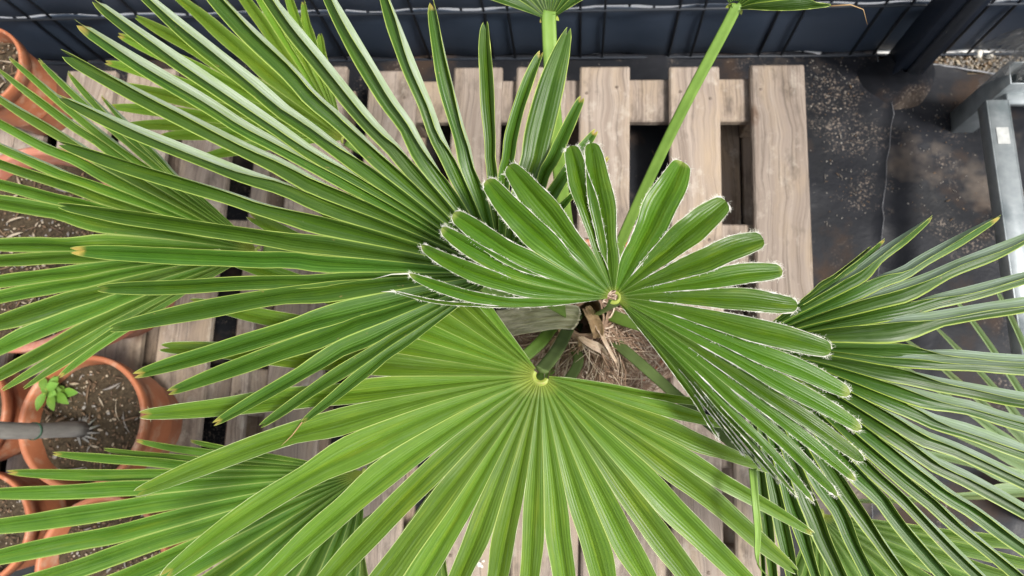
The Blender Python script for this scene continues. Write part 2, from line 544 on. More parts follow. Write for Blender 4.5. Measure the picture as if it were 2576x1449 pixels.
        if s.opt.get('thread'):
            tb = MB(); th = s.opt['thread']
            pts = [s.T] + [at(*q) for q in th]
            tb.tube(pts, [.0009 * (1 - .8 * k / (len(pts) - 1)) for k in range(len(pts))], 5)
            tb.build('dry_thread', M['dry'] if not hairs else M['hair'], pobj)
    return pobj

# ------------------------------------------------------------------ setting materials
def wood_mat(name, a, b, c):
    t = NT(name)
    tc = t.n('ShaderNodeTexCoord'); oi = t.n('ShaderNodeObjectInfo')
    off = t.n('ShaderNodeCombineXYZ')
    t.l(t.math('MULTIPLY', oi.outputs['Random'], 23.0), off.inputs[0]); t.l(t.math('MULTIPLY', oi.outputs['Random'], 11.0), off.inputs[1])
    warp = t.noise(t.mapped(tc.outputs['Object'], (5, 5, 5), off.outputs[0]), 1.0, 3, .5)
    wv = t.n('ShaderNodeVectorMath', operation='ADD')
    t.l(t.mapped(tc.outputs['Object'], (1, 1, 1), off.outputs[0]), wv.inputs[0])
    sc = t.n('ShaderNodeCombineXYZ'); t.l(t.math('MULTIPLY', warp, .05), sc.inputs[0]); t.l(sc.outputs[0], wv.inputs[1])
    V = wv.outputs[0]
    g = t.noise(t.mapped(V, (85, 1.6, 30)), 1.0, 6, .7)
    g2 = t.noise(t.mapped(V, (330, 4, 60)), 1.0, 3, .6)
    big = t.noise(t.mapped(V, (14, 4, 6)), 1.0, 5, .6)
    col = t.mix(t.ramp(g, .34, .66), a, b)
    col = t.mix(t.math('MULTIPLY', t.ramp(big, .48, .66), .8), col, c)
    dk = t.noise(t.mapped(V, (17, 7, 9)), 1.0, 6, .7)
    col = t.mix(t.math('MULTIPLY', t.ramp(dk, .53, .66), .7), col, tuple(x * .42 for x in a))
    col = t.mix(t.math('MULTIPLY', t.ramp(g2, .54, .66), .6), col, tuple(x * .45 for x in a))
    kn = t.n('ShaderNodeTexVoronoi'); t.l(t.mapped(V, (11, 6.0, 9)), kn.inputs['Vector']); kn.inputs['Scale'].default_value = 1.0
    col = t.mix(t.math('MULTIPLY', t.ramp(kn.outputs['Distance'], .17, .08), .75), col, (.12, .07, .045))
    st = t.noise(t.mapped(V, (22, 14, 16)), 1.0, 7, .75)
    col = t.mix(t.math('MULTIPLY', t.ramp(st, .55, .63), .38), col, (.50, .45, .38))
    hs = t.n('ShaderNodeHueSaturation'); t.l(col, hs.inputs['Color'])
    t.l(t.math('ADD', t.math('MULTIPLY', oi.outputs['Random'], .35), .80), hs.inputs['Value'])
    h = t.math('ADD', g, t.math('MULTIPLY', g2, .8))
    return t.done(t.principled(hs.outputs[0], .85, .25, 0, t.bump(h, .8, .002)).outputs[0])
M['wood'] = wood_mat('weathered_pallet_wood', (.225, .178, .145), (.350, .292, .245), (.345, .268, .190))
M['wood_dark'] = wood_mat('lower_pallet_wood', (.20, .15, .115), (.29, .23, .185), (.29, .21, .14))
M['slat'] = simple_mat('slate_blue_strip', (.032, .046, .070), (.040, .054, .080), 14, .42, .12, .002, spec=.4, c3=(.06, .072, .09), s3=90, lo3=.66, hi3=.8)
M['wire'] = simple_mat('dark_wire', (.020, .025, .034), (.026, .031, .040), 60, .45, .1)
M['post'] = simple_mat('dark_post', (.012, .019, .034), (.018, .026, .043), 30, .45, .1, c3=(.04, .045, .05), s3=70, lo3=.68, hi3=.8)
M['terra'] = simple_mat('terracotta_clay', (.36, .120, .055), (.44, .165, .080), 26, .5, .15, .002, spec=.4, c3=(.46, .29, .20), s3=34, lo3=.52, hi3=.74)
M['terra2'] = simple_mat('old_pink_terracotta', (.36, .13, .085), (.42, .17, .11), 22, .55, .15, .002, spec=.35, c3=(.44, .28, .22), s3=30, lo3=.5, hi3=.74)
M['soil'] = simple_mat('potting_soil', (.035, .026, .017), (.085, .064, .040), 110, .95, 1.0, .006, spec=.15, c3=(.13, .10, .07), s3=260, lo3=.62, hi3=.72, detail=8)
M['chip_brown'] = simple_mat('brown_litter', (.07, .045, .028), (.20, .13, .075), 60, .85, .3)
M['chip_pale'] = simple_mat('pale_litter', (.42, .36, .27), (.30, .24, .17), 60, .85, .3)
M['chip_grey'] = simple_mat('grey_stone', (.30, .28, .25), (.16, .14, .12), 60, .8, .3)
M['white_stone'] = simple_mat('white_stone', (.72, .70, .64), (.55, .50, .42), 60, .7, .3)
M['steel'] = simple_mat('galvanised_steel', (.25, .28, .29), (.36, .39, .40), 40, .42, .2, .001, spec=.6, metal=.3, c3=(.17, .20, .21), s3=16, lo3=.48, hi3=.7)
M['sticker'] = simple_mat('white_sticker', (.48, .49, .47), (.30, .31, .30), 60, .5, .1)
M['bark'] = simple_mat('grey_bark', (.13, .125, .115), (.24, .23, .21), 70, .85, .6, .002, stretch=(1, 1, .25), c3=(.12, .16, .10), s3=30, lo3=.6, hi3=.75)
M['tie'] = simple_mat('green_tie', (.02, .06, .035), (.03, .08, .045), 60, .5, .1)
M['seedling'] = leaf_mat('seedling_leaf', (.09, .22, .03), (.16, .33, .05), (.22, .4, .08), (.2, .3, .12), trans=.3, rough=.5)
M['nail'] = simple_mat('rusty_nail', (.10, .07, .05), (.20, .16, .13), 90, .6, .2)
M['lip'] = simple_mat('frayed_foil_edge', (.30, .31, .33), (.12, .12, .13), 60, .5, .3, spec=.5)
M['blackplastic'] = simple_mat('dark_grey_plastic', (.022, .025, .028), (.035, .038, .042), 30, .45, .1)
def foil_mat():
    t = NT('black_ground_foil')
    tc = t.n('ShaderNodeTexCoord'); v = tc.outputs['Object']
    base = t.mix(t.ramp(t.noise(v, 5, 4, .6), .3, .7), (.008, .009, .011), (.018, .019, .024))
    d = t.noise(v, 4.2, 6, .62)
    base = t.mix(t.math('MULTIPLY', t.ramp(d, .53, .64), .8), base, (.050, .032, .022))
    d3 = t.noise(t.mapped(v, (1, 1, 1)), 2.6, 5, .7)
    base = t.mix(t.math('MULTIPLY', t.ramp(d3, .56, .68), .7), base, (.15, .12, .095))
    g = t.noise(v, 190, 3, .6)
    m = t.math('MULTIPLY', t.ramp(g, .54, .66), t.ramp(t.noise(v, 6, 6, .7), .52, .62))
    base = t.mix(t.math('MULTIPLY', m, .7), base, (.26, .21, .17))
    wr = t.noise(v, 9, 5, .6)
    h = t.math('ADD', wr, t.math('MULTIPLY', m, .04))
    rg = t.math('ADD', t.math('MULTIPLY', t.ramp(d, .45, .65), .35), .42)
    return t.done(t.principled(base, rg, .16, 0, t.bump(h, .3, .015)).outputs[0])
M['foil'] = foil_mat()
M['gravel'] = simple_mat('gravelly_soil', (.10, .075, .05), (.24, .19, .13), 80, .95, 1.0, .008, spec=.2, c3=(.5, .46, .38), s3=120, lo3=.60, hi3=.68, detail=8)
M['paving'] = simple_mat('brightened_paving', (.74, .73, .70), (.82, .81, .78), 6, .85, .3)  # base colour raised so the fence gaps look lit
def film_mat():
    t = NT('clear_plastic_film')
    tc = t.n('ShaderNodeTexCoord')
    n = t.noise(tc.outputs['Object'], 30, 4, .6)
    p = t.principled(t.mix(t.ramp(n, .3, .7), (.16, .16, .16), (.42, .42, .41)), .22, .6)
    tr = t.n('ShaderNodeBsdfTransparent')
    ms = t.n('ShaderNodeMixShader'); ms.inputs[0].default_value = .40
    t.l(tr.outputs[0], ms.inputs[1]); t.l(p.outputs[0], ms.inputs[2])
    return t.done(ms.outputs[0])
M['film'] = film_mat()

# ------------------------------------------------------------------ ground
yf = at(1500, 134, .016).y                  # the fence line
def sheet(name, x0, x1, y0, y1, nx, ny, zf, mat, keep=None, label=None):
    mb = MB(); vs = []; fs = []
    for j in range(ny + 1):
        for i in range(nx + 1):
            x = x0 + (x1 - x0) * i / nx; y = y0 + (y1 - y0) * j / ny
            vs.append((x, y, zf(x, y)))
    for j in range(ny):
        for i in range(nx):
            a = j * (nx + 1) + i
            if keep is None or keep((vs[a][0] + vs[a + nx + 2][0]) / 2, (vs[a][1] + vs[a + nx + 2][1]) / 2):
                fs.append((a, a + 1, a + nx + 2, a + nx + 1))
    mb.add(vs, fs)
    o = mb.build(name, mat); o['kind'] = 'structure'
    if label: o['label'] = label
    return o
sheet('ground', -40, 40, -40, 40, 8, 8, lambda x, y: -.035, M['gravel'])
sheet('path', -6, 6, yf - .004, yf + 3, 8, 4, lambda x, y: .001, M['paving'], label='bright paving added beyond the fence to light its gaps')  # ground added as a bright backdrop for the fence gaps
def wrinkle(x, y):
    return .010 * mnoise.noise(Vector((x * 5, y * 5, 0))) + .007 * (1 - abs(mnoise.noise(Vector((x * 7 + y * 5, y * 3 - x * 2, 9))))) ** 6 + .003 * mnoise.noise(Vector((x * 14, y * 11, 3))) + .0025 * abs(mnoise.noise(Vector((x * 22 + y * 9, y * 6, 7))))
g0 = at(2300, 158, 0); g1 = at(2540, 196, 0)
slope = (g1.y - g0.y) / (g1.x - g0.x)
seam_px = [(2205, 125), (2208, 160), (2206, 195), (2222, 215), (2238, 240), (2241, 275), (2238, 320), (2232, 380), (2226, 450), (2215, 540), (2210, 640), (2200, 800), (2195, 950), (2190, 1200), (2190, 1500)]
seam = [at(a, b, .006) for a, b in seam_px]
def seam_x(y):
    for p, q in zip(seam, seam[1:]):
        if q.y <= y <= p.y: return p.x + (q.x - p.x) * (p.y - y) / max(1e-6, p.y - q.y)
    return seam[0].x if y > seam[0].y else seam[-1].x
def bed(x, y):
    return x > g0.x and y > g0.y + (x - g0.x) * slope
sheet('ground_foil_right', -1.6, 2.2, -1.6, yf - .014, 190, 130, wrinkle, M['foil'], lambda x, y: not bed(x, y), 'black weed foil dusted with dirt')
mb = MB()
N_ = 90
ys = [seam[0].y - (seam[0].y + 1.5) * k / N_ for k in range(N_ + 1)]
vs = []; fs = []
for k, y in enumerate(ys):
    xr = seam_x(y) + .004 * mnoise.noise(Vector((y * 30, 0, 0)))
    for j in range(41):
        x = xr - (j / 40) ** 1.5 * (xr + 1.5)
        z = wrinkle(x, y) + .005 + (.009 * math.exp(-j * .9) * (.5 + mnoise.noise(Vector((y * 12, 4, 0)))))
        vs.append((x, y, z))
for k in range(N_):
    for j in range(40):
        a = k * 41 + j
        fs.append((a, a + 41, a + 42, a + 1))
mb.add(vs, fs)
o = mb.build('ground_foil_left', M['foil']); o['kind'] = 'structure'; o['label'] = 'black weed foil sheet lying under the pallet'
mb = MB()
mb.tube([Vector(vs[k * 41]) for k in range(N_ + 1)], [.0003 + .0012 * abs(mnoise.noise(Vector((k * .7, 1, 0)))) for k in range(N_ + 1)], 5)
gl = []
for k in range(30):
    x = g0.x + (g0.x * 0 + (g1.x - g0.x) * 1.8) * k / 29
    gl.append(Vector((x, g0.y + (x - g0.x) * slope + .002 * mnoise.noise(Vector((k * .5, 0, 0))), .007)))
mb2 = MB(); mb2.tube(gl, .0022, 5)
o = mb.build('foil_edge', M['lip']); o['kind'] = 'structure'; o['label'] = 'frayed pale edge of the foil sheet'
o = mb2.build('foil_edge', M['lip']); o['kind'] = 'structure'; o['label'] = 'grey foil edge along the gravel bed'
# gravel bed between foil and fence
mb = MB()
bx = [g0.x - .02, g1.x + .5]
vs = []; fs = []; nx = 60; ny = 16
for j in range(ny + 1):
    for i in range(nx + 1):
        x = bx[0] + (bx[1] - bx[0]) * i / nx
        yl = min(yf + .02, g0.y + (x - g0.x) * slope - .01)
        y = yl + (yf + .025 - yl) * j / ny
        vs.append((x, y, -.004 + .006 * mnoise.noise(Vector((x * 40, y * 40, 0)))))
for j in range(ny):
    for i in range(nx):
        a = j * (nx + 1) + i; fs.append((a, a + 1, a + nx + 2, a + nx + 1))
mb.add(vs, fs)
o = mb.build('gravel_bed', M['gravel']); o['kind'] = 'structure'

def pebble(mb, c, r, rr, mi=0, flat=.6):
    vs = []; n = 7
    ax = rr.uniform(.7, 1.3)
    an = rr.uniform(0, 3.14)
    for k, (q, z) in enumerate(((.0, -1), (.8, -.6), (1, .1), (.65, .75), (0, 1))):
        if q == 0: vs.append(Vector((0, 0, z * r * flat)) + Vector(c)); continue
        for j in range(n):
            a = 2 * math.pi * j / n
            u = q * r * rr.uniform(.82, 1.12)
            x, y = u * math.cos(a) * ax, u * math.sin(a) / ax
            vs.append(Vector((x * math.cos(an) - y * math.sin(an), x * math.sin(an) + y * math.cos(an), z * r * flat)) + Vector(c))
    fs = [(0, 1 + (j + 1) % n, 1 + j) for j in range(n)]
    for k in range(2):
        for j in range(n):
            fs.append((1 + k * n + j, 1 + k * n + (j + 1) % n, 1 + (k + 1) * n + (j + 1) % n, 1 + (k + 1) * n + j))
    fs += [(1 + 2 * n + j, 1 + 2 * n + (j + 1) % n, 1 + 3 * n) for j in range(n)]
    mb.add(vs, fs, mi)
def flake(mb, c, ln, wd, rr, mi=0):
    """a dry leaf scrap or splinter"""
    a = rr.uniform(0, 6.28); ti = rr.uniform(-.35, .35)
    e = Vector((math.cos(a), math.sin(a), ti)).normalized(); b = e.cross(Vector((0, 0, 1))).normalized(); n = b.cross(e)
    cv = rr.uniform(-.09, .09) * ln; c = Vector(c); vs = []
    for k, q in enumerate((.15, .8, 1, .7, .1)):
        x = (k / 4 - .5) * ln
        m = c + e * x + b * (cv * (1 - (2 * k / 4 - 1) ** 2)) + n * (.12 * ln * (1 - (k / 2 - 1) ** 2))
        vs += [m - b * wd * q / 2, m + n * wd * .15, m + b * wd * q / 2, m - n * wd * .12]
    fs = []
    for k in range(4):
        for j in range(4):
            fs.append((k * 4 + j, k * 4 + (j + 1) % 4, (k + 1) * 4 + (j + 1) % 4, (k + 1) * 4 + j))
    mb.add(vs, fs, mi)
rr = random.Random(5)
mb = MB()
for _ in range(900):
    x = rr.uniform(g0.x, g1.x + .2); yl = g0.y + (x - g0.x) * slope
    y = rr.uniform(yl, yf)
    if y > yl: pebble(mb, (x, y, rr.uniform(-.002, .004)), rr.uniform(.0012, .0042), rr, rr.choice((0, 0, 1, 2)))
o = mb.build('gravel', [M['chip_grey'], M['chip_pale'], M['chip_brown']]); o['kind'] = 'stuff'; o['label'] = 'fine gravel between foil and fence'
for (a, b, r, lab) in ((2343, 117, .010, 'larger white pebble on the gravel by the fence, left one of two'), (2369, 123, .0085, 'white pebble on the gravel by the fence, nearer the steel post')):
    mb = MB(); pebble(mb, at(2173 + (a - 2173) * 1.0 + 120, b + 18, .006), r, rr, 0, .7)
    q = mb.build('pebble', M['white_stone'], origin=at(a + 120, b + 18, .006)); tag(q, lab, 'pebble', 'white pebbles on the gravel')
# dirt crumbs on the foil
mb = MB()
for _ in range(800):
    if rr.random() < .8:
        cx_, cy_, s1, s2 = rr.choice(((2060, 170, 60, 28), (2060, 215, 45, 25), (2105, 300, 45, 60), (2145, 420, 40, 70), (2120, 470, 50, 50), (2360, 470, 70, 60), (2330, 300, 60, 50), (1830, 560, 60, 80)))
        p = at(rr.gauss(cx_, s1), rr.gauss(cy_, s2), 0)
    else:
        p = at(rr.uniform(560, 2560), rr.uniform(150, 1440), 0)
    if p.y > yf: continue
    z = wrinkle(p.x, p.y) + (.006 if p.x < seam_x(p.y) else 0.001)
    if rr.random() < .04: flake(mb, (p.x, p.y, z + .001), rr.uniform(.004, .014), rr.uniform(.001, .003), rr, rr.choice((0, 1)))
    else: pebble(mb, (p.x, p.y, z), rr.uniform(.0004, .0015) * (1.6 if rr.random() < .08 else 1), rr, rr.choice((0, 1, 2)), .5)
o = mb.build('dirt_crumbs', [M['chip_brown'], M['chip_grey'], M['chip_grey']]); o['kind'] = 'stuff'; o['label'] = 'crumbs of dirt and bark on the black foil'

# ------------------------------------------------------------------ privacy fence
FX0, FX1 = -1.45, 2.05
fence = thing('privacy_fence', (.3, yf, 0), 'slate blue strip privacy fence standing behind the pallets', 'fence')
x_w = at(1460, 134, .016).x - .2 * 8
strip_me = None
for k in range(6):
    z0 = .013 + k * .2
    mb = MB()
    n = 140
    vs = []; fs = []
    for i in range(n + 1):
        x = FX0 + (FX1 - FX0) * i / n
        ph = (x - x_w - .025) / .2 * 2 * math.pi
        wv = .0035 * math.sin(ph)
        for z, dy in ((z0, .0), (z0 + .004, -.0016), (z0 + .05, -.0016), (z0 + .14, -.0016), (z0 + .190, -.0016), (z0 + .194, 0), (z0 + .190, .0016), (z0 + .004, .0016)):
            vs.append((x, yf + wv + dy, z + .006 * mnoise.noise(Vector((x * 6, k * 3.1, (z > z0 + .1) * 9))) + .001 * math.cos(ph)))
    for i in range(n):
        for j in range(8):
            a = i * 8
            fs.append((a + j, a + (j + 1) % 8, a + 8 + (j + 1) % 8, a + 8 + j))
    mb.add(vs, fs)
    mb.build('strip', M['slat'], fence)
for k in range(7):
    for dy in (-.0075, .0075):
        mb = MB(); mb.tube([(FX0, yf + dy, .008 + k * .2), (FX1, yf + dy, .008 + k * .2)], .0035, 6)
        mb.build('rod', M['wire'], fence)
me0 = None
i = 0; x = x_w
while x < FX1:
    for dx in (0, .05):
        if FX0 < x + dx < FX1:
            if me0 is None:
                mb = MB(); mb.tube([(0, 0, -.02), (0, 0, 1.25)], .003, 6)
                q = mb.build('wire', M['wire'], None); me0 = q.data; C.objects.unlink(q); bpy.data.objects.remove(q)
            for ex, ey in ((0, -.0062), (.1, .0062)):
                q = bpy.data.objects.new('wire', me0); C.objects.link(q); q.parent = fence
                q.location = (x + dx + ex - .3, ey, 0)
    x += .2
pb = at(2252, 190, 0)
post = thing('fence_post', (pb.x, pb.y, 0), 'dark square fence post with folds of black foil round its foot', 'post')
mb = MB(); mb.box((pb.x, pb.y, .62), (.066, .056, 1.3), bev=.004); mb.build('shaft', M['post'], post)
mb = MB()
mb.box((pb.x + .003, pb.y - .031, .62), (.026, .007, 1.3), bev=.002); mb.build('clamp_rail', M['wire'], post)
mb = MB()
vs = []; fs = []
for j in range(9):
    for i in range(15):
        a = math.pi * (1.0 + i / 14 * 1.05)
        rad_r = .042 + .045 * (1 - j / 8) ** 2 + .006 * mnoise.noise(Vector((i * .9, j * .6, 2)))
        vs.append((pb.x + rad_r * math.cos(a), pb.y + .01 + rad_r * 1.1 * math.sin(a), .002 + .085 * (j / 8) + .004 * mnoise.noise(Vector((i, j, 0)))))
for j in range(8):
    for i in range(14):
        a = j * 15 + i; fs.append((a, a + 1, a + 16, a + 15))
mb.add(vs, fs); mb.build('foil_collar', M['foil'], post)

# ------------------------------------------------------------------ pallets
PT = .144
def pallet(label, spans, ytop_px, y_near, cross, near_px):
    """spans = picture x of board edges where they meet the far end"""
    p0 = at(spans[0][0], ytop_px, PT)
    root = thing('wooden_pallet', (p0.x, p0.y, 0), label, 'pallet', 'wooden pallets laid side by side')
    yt = p0.y
    R2 = random.Random(int(spans[0][0]))
    for a, b in spans:
        xa, xb = at(a, ytop_px, PT).x, at(b, ytop_px, PT).x
        ya = yt + R2.uniform(-.004, .004)
        mb = MB(); mb.box(((xa + xb) / 2, (ya + y_near) / 2, PT - .011), (xb - xa, ya - y_near, .022), bev=.004)
        # break the long edges a little
        mb.v = [(v[0] + .0012 * mnoise.noise(Vector((v[1] * 9, v[0] * 3, 1))), v[1], v[2]) for v in mb.v]
        q = mb.build('board', M['wood'], root, smooth=False)
        for yy in [c for c in cross]:
            for xx in (xa + .02, xb - .025):
                if R2.random() < .55:
                    m2 = MB(); m2.lathe((xx + R2.uniform(-.006, .006), yy + R2.uniform(-.02, .02), PT), [(.0001, .0010), (.0032, .0008), (.0040, -.0005)], 8)
                    m2.build('nail', M['nail'], q)
    x0 = at(spans[0][0], ytop_px, PT).x; x1 = at(spans[-1][1], ytop_px, PT).x
    for yy in cross:
        mb = MB(); mb.box(((x0 + x1) / 2, yy, PT - .0345), (x1 - x0 - .01, .095, .022), bev=.003)
        mb.build('cross_board', M['wood'], root, smooth=False)
        for xx in (x0 + .06, (x0 + x1) / 2, x1 - .06):
            mb = MB(); mb.box((xx, yy, .061), (.1, .09, .077), bev=.003); mb.build('block', M['wood_dark'], root, smooth=False)
    for xx in (x0 + .06, (x0 + x1) / 2, x1 - .06, x1 - .155):
        mb = MB(); mb.box((xx, (yt + y_near) / 2, .0165), (.09, yt - y_near, .021), bev=.003); mb.build('bottom_board', M['wood_dark'], root, smooth=False)
    return root
ymid = at(1500, 1010, PT).y
yc1 = at(1500, 252, PT - .022).y
yt_ = at(1500, 174, PT).y
pallet('weathered wooden pallet nearest the fence on the right, under the palm', [(929, 1050), (1142, 1264), (1300, 1425), (1459, 1585), (1684, 1810), (1888, 2024)], 174, ymid, [yc1, (yc1 + ymid) / 2, ymid + .06], 0)
pallet('grey wooden pallet on the left, carrying the large terracotta pots', [(-60, 60), (62, 132), (168, 290), (320, 440), (478, 600), (660, 700), (744, 872)], 176, at(1500, 1500, PT).y - .1, [yc1 - .02, (yc1 + ymid) / 2, ymid, ymid - .35], 0)
def back(x, y): # picture x measured at row y carried to row 1030
    return x
yn0 = at(1500, 1022, PT)
def xs(a, b, row): return at(a, row, PT).x, at(b, row, PT).x
root = None
spans = []
for a, b, row in ((884, 1020, 1150), (1114, 1275, 1400), (1291, 1466, 1400), (1474, 1677, 1400), (1717, 1856, 1400), (1890, 2010, 1400)):
    xa, xb = xs(a, b, row)
    # express as picture x at row 1022
    k = (at(1000, 1022, PT).x - at(900, 1022, PT).x) / 100
    base = at(1000, 1022, PT).x
    spans.append((1000 + (xa - base) / k, 1000 + (xb - base) / k))
pallet('second wooden pallet at the lower edge of the picture, with broad pale boards', spans, 1022, at(1500, 1700, PT).y, [yn0.y - .06, yn0.y - .30], 0)
# bird dropping on a board
mb = MB()
for k in range(5): pebble(mb, at(1208 + rr.uniform(-8, 8), 1417 + rr.uniform(-8, 8), PT + .001), rr.uniform(.002, .004), rr, 0, .3)
tag(mb.build('bird_dropping', M['white_stone'], origin=at(1208, 1417, PT)), 'small white bird dropping on a pallet board at the lower edge', 'dropping')

# ------------------------------------------------------------------ pots
def pot(px, py, zr, r, h, zb, label, mat, rb=.68, litter=220, chips=90, seed=1, sub=.045):
    c = at(px, py, zr)
    t = thing('terracotta_pot', (c.x, c.y, zb), label, 'plant pot', 'terracotta pots standing on the pallets')
    h = zr - zb; lip = min(.045, h * .16)
    prof = [(.0001, .004), (r * rb - .01, .004), (r * rb, 0), (r * rb, .004)]
    prof = [(r * rb - .03, .002), (r * rb, .0), (r * rb + .004, .006), (r * .925, h - lip - .004), (r * .93, h - lip), (r * .985, h - lip + .003), (r, h - .006), (r * .995, h - .001), (r * .975, h), (r * .93, h - .001), (r * .915, h - .006), (r * .90, h - .05), (r * .86, h * .4)]
    mb = MB(); mb.lathe((c.x, c.y, zb), prof, 72, wob=.008); body = mb.build('body', mat, t)
    rs = r * .895
    zz = zr - sub
    mb = MB(); vs = []; fs = []; nr = 16; na = 48
    for i in range(nr + 1):
        for j in range(na):
            a = 2 * math.pi * j / na; q = rs * i / nr
            x, y = c.x + q * math.cos(a), c.y + q * math.sin(a)
            vs.append((x, y, zz + .006 * mnoise.noise(Vector((x * 30, y * 30, 0))) + .003 * mnoise.noise(Vector((x * 90, y * 90, 0)))))
    for i in range(nr):
        for j in range(na):
            fs.append((i * na + j, (i + 1) * na + j, (i + 1) * na + (j + 1) % na, i * na + (j + 1) % na))
    mb.add(vs, fs); so = mb.build('soil', M['soil'], t)
    q = random.Random(seed); mb = MB()
    for _ in range(int(litter)):
        a = q.uniform(0, 6.28); d = rs * .96 * math.sqrt(q.random())
        pebble(mb, (c.x + d * math.cos(a), c.y + d * math.sin(a), zz + q.uniform(0, .006)), q.uniform(.0008, .0030) * (1.7 if q.random() < .08 else 1), q, q.choice((0, 0, 0, 0, 0, 1, 2)))
    for _ in range(int(chips)):
        a = q.uniform(0, 6.28); d = rs * .9 * math.sqrt(q.random())
        flake(mb, (c.x + d * math.cos(a), c.y + d * math.sin(a), zz + q.uniform(.004, .010)), q.uniform(.006, .016) if q.random() < .7 else q.uniform(.02, .045), q.uniform(.002, .0065), q, q.choice((0, 0, 0, 1, 2)))
    st = mb.build('soil_litter', [M['chip_brown'], M['chip_pale'], M['chip_grey']], t); st['kind'] = 'stuff'
    return t
pot(1512, 790, .41, .128, 0, PT, 'terracotta pot the big fan palm grows in, almost hidden by its leaves', M['terra'], litter=60, chips=10)
pot(-52, 166, .35, .086, 0, PT, 'terracotta pot cut by the upper left corner, in front of the fence', M['terra'], seed=2, chips=40)
pot(62, 620, .45, .182, 0, PT, 'largest faded pinkish terracotta pot, on the left under the palm leaves', M['terra2'], rb=.64, litter=900, chips=260, seed=3)
pot(202, 1061, .35, .117, 0, PT, 'terracotta pot with a grey stem and a green seedling', M['terra'], rb=.66, litter=420, chips=60, seed=4)
pot(-60, 1330, .35, .096, 0, PT, 'terracotta pot at the left edge below the seedling pot', M['terra'], litter=260, chips=30, seed=5)
pot(250, 1425, .35, .116, 0, PT, 'terracotta pot at the lower left behind palm leaf fingers', M['terra'], litter=420, chips=40, seed=6)
pot(-125, 1040, .33, .105, 0, PT, 'terracotta pot cut by the left edge beside the seedling pot', M['terra'], litter=60, chips=10, seed=8)
# dark tray, lower left
c = at(40, 1470, .30)
mb = MB(); mb.lathe((c.x, c.y, PT), [(.05, 0), (.055, .004), (.075, .150), (.082, .152), (.082, .158), (.073, .158), (.066, .02), (.001, .015)], 40)
tag(mb.build('plastic_pot', M['blackplastic'], origin=(c.x, c.y, PT)), 'dark grey plastic pot in the lower left corner', 'plant pot')
# grey stem of a young tree in the seedling pot
b = at(212, 1083, .31)
st = thing('sapling', (b.x, b.y, .31), 'smooth grey sapling stem rising out of the terracotta pot with a green tie', 'sapling')
mb = MB(); pts = []; rs_ = []
for k in range(22):
    z = .30 + k * .05
    pts.append(Vector((b.x + .004 * math.sin(k * .7) - .001 * k, b.y + .003 * math.cos(k * .9), z))); rs_.append(.0138 - .00022 * k + .0006 * math.sin(k * 1.9))
mb.tube(pts, rs_, 14); mb.build('stem', M['bark'], st)
tc_ = at(128, 1085, .40)
mb = MB(); zz = .44; mb.lathe((pts[3].x, pts[3].y, zz), [(.0135, 0), (.0147, .0005), (.0147, .0035), (.0135, .004)], 18); mb.build('tie', M['tie'], st)
mb = MB()
for k in range(9):
    a = rr.uniform(0, 6.28); mb.tube([(b.x + .011 * math.cos(a), b.y + .013 * math.sin(a), .318), (b.x + .028 * math.cos(a + .2), b.y + .028 * math.sin(a + .2), .306)], [.003, .0012], 5)
mb.build('root_flare', M['bark'], st)
# seedling
sc = at(132, 985, .34)
sd_ = thing('seedling', (sc.x, sc.y, .31), 'little bright green seedling at the rim of the terracotta pot', 'seedling')
mb = MB(); mb.tube([(sc.x, sc.y, .30), (sc.x + .004, sc.y, .33), (sc.x, sc.y + .003, .36)], [.0015, .0012, .001], 6); mb.build('stem', M['seedling'], sd_)
for k in range(17):
    a = k * 2.39; z = .318 + k * .0026; ln = .020 + .012 * math.sin(k * 1.3 + 1)
    e = Vector((math.cos(a), math.sin(a), .25)).normalized(); bb = e.cross(Vector((0, 0, 1))).normalized(); nn = bb.cross(e)
    o0 = Vector((sc.x + .004 * math.cos(a), sc.y + .004 * math.sin(a), z)); vs = []; uvs = []
    for i in range(7):
        t = i / 6; ww = .0085 * math.sin(math.pi * min(1, t * .93 + .06)) ** .8
        m = o0 + e * ln * t + nn * (-.006 * t * t)
        for s_ in (-1, -.5, 0, .5, 1): vs.append(m + bb * s_ * ww + nn * abs(s_) * ww * .35); uvs.append(((s_ + 1) / 2, t * .9))
    fs = [(i * 5 + j, i * 5 + j + 1, i * 5 + j + 6, i * 5 + j + 5) for i in range(6) for j in range(4)]
    mb = MB(); mb.add(vs, fs, 0, uvs); mb.build('leaf', M['seedling'], sd_)

# ------------------------------------------------------------------ galvanised frame on the right
f0 = at(2432, 305, .0)
fr = thing('steel_frame', (f0.x, f0.y, 0), 'galvanised steel table frame standing on the foil at the right edge', 'metal frame')
def bar(a, b, w, h, name, mat, wall=0, up=Vector((0, 0, 1))):
    a, b = Vector(a), Vector(b); e = (b - a).normalized()
    x = e.cross(up).normalized(); y = x.cross(e)
    rot = Matrix((x, y, e)).transposed()
    mb = MB()
    if wall:
        L = (b - a).length
        for (cx, cy, dx, dy) in ((w / 2 - wall / 2, 0, wall, h - .0002), (-w / 2 + wall / 2, 0, wall, h - .0002), (0, h / 2 - wall / 2, w - 2 * wall, wall), (0, -h / 2 + wall / 2, w - 2 * wall, wall)):
            mb.box((a + b) / 2 + x * cx + y * cy, (dx, dy, L), rot, wall * .3)
    else:
        mb.box((a + b) / 2, (w, h, (b - a).length), rot, .002)
    return mb.build(name, mat, fr)
lz = .235
lx, ly = at(2430, 300, .02).x, at(2430, 300, .02).y
bar((lx, ly, 0.0), (lx, ly, lz), .046, .046, 'leg', M['steel'], .0028, up=Vector((0, 1, 0)))
ra = at(2498, 262, .20); rb_ = at(2590, 900, .235)
bar(ra, rb_, .042, .034, 'rail', M['steel'], .0028)
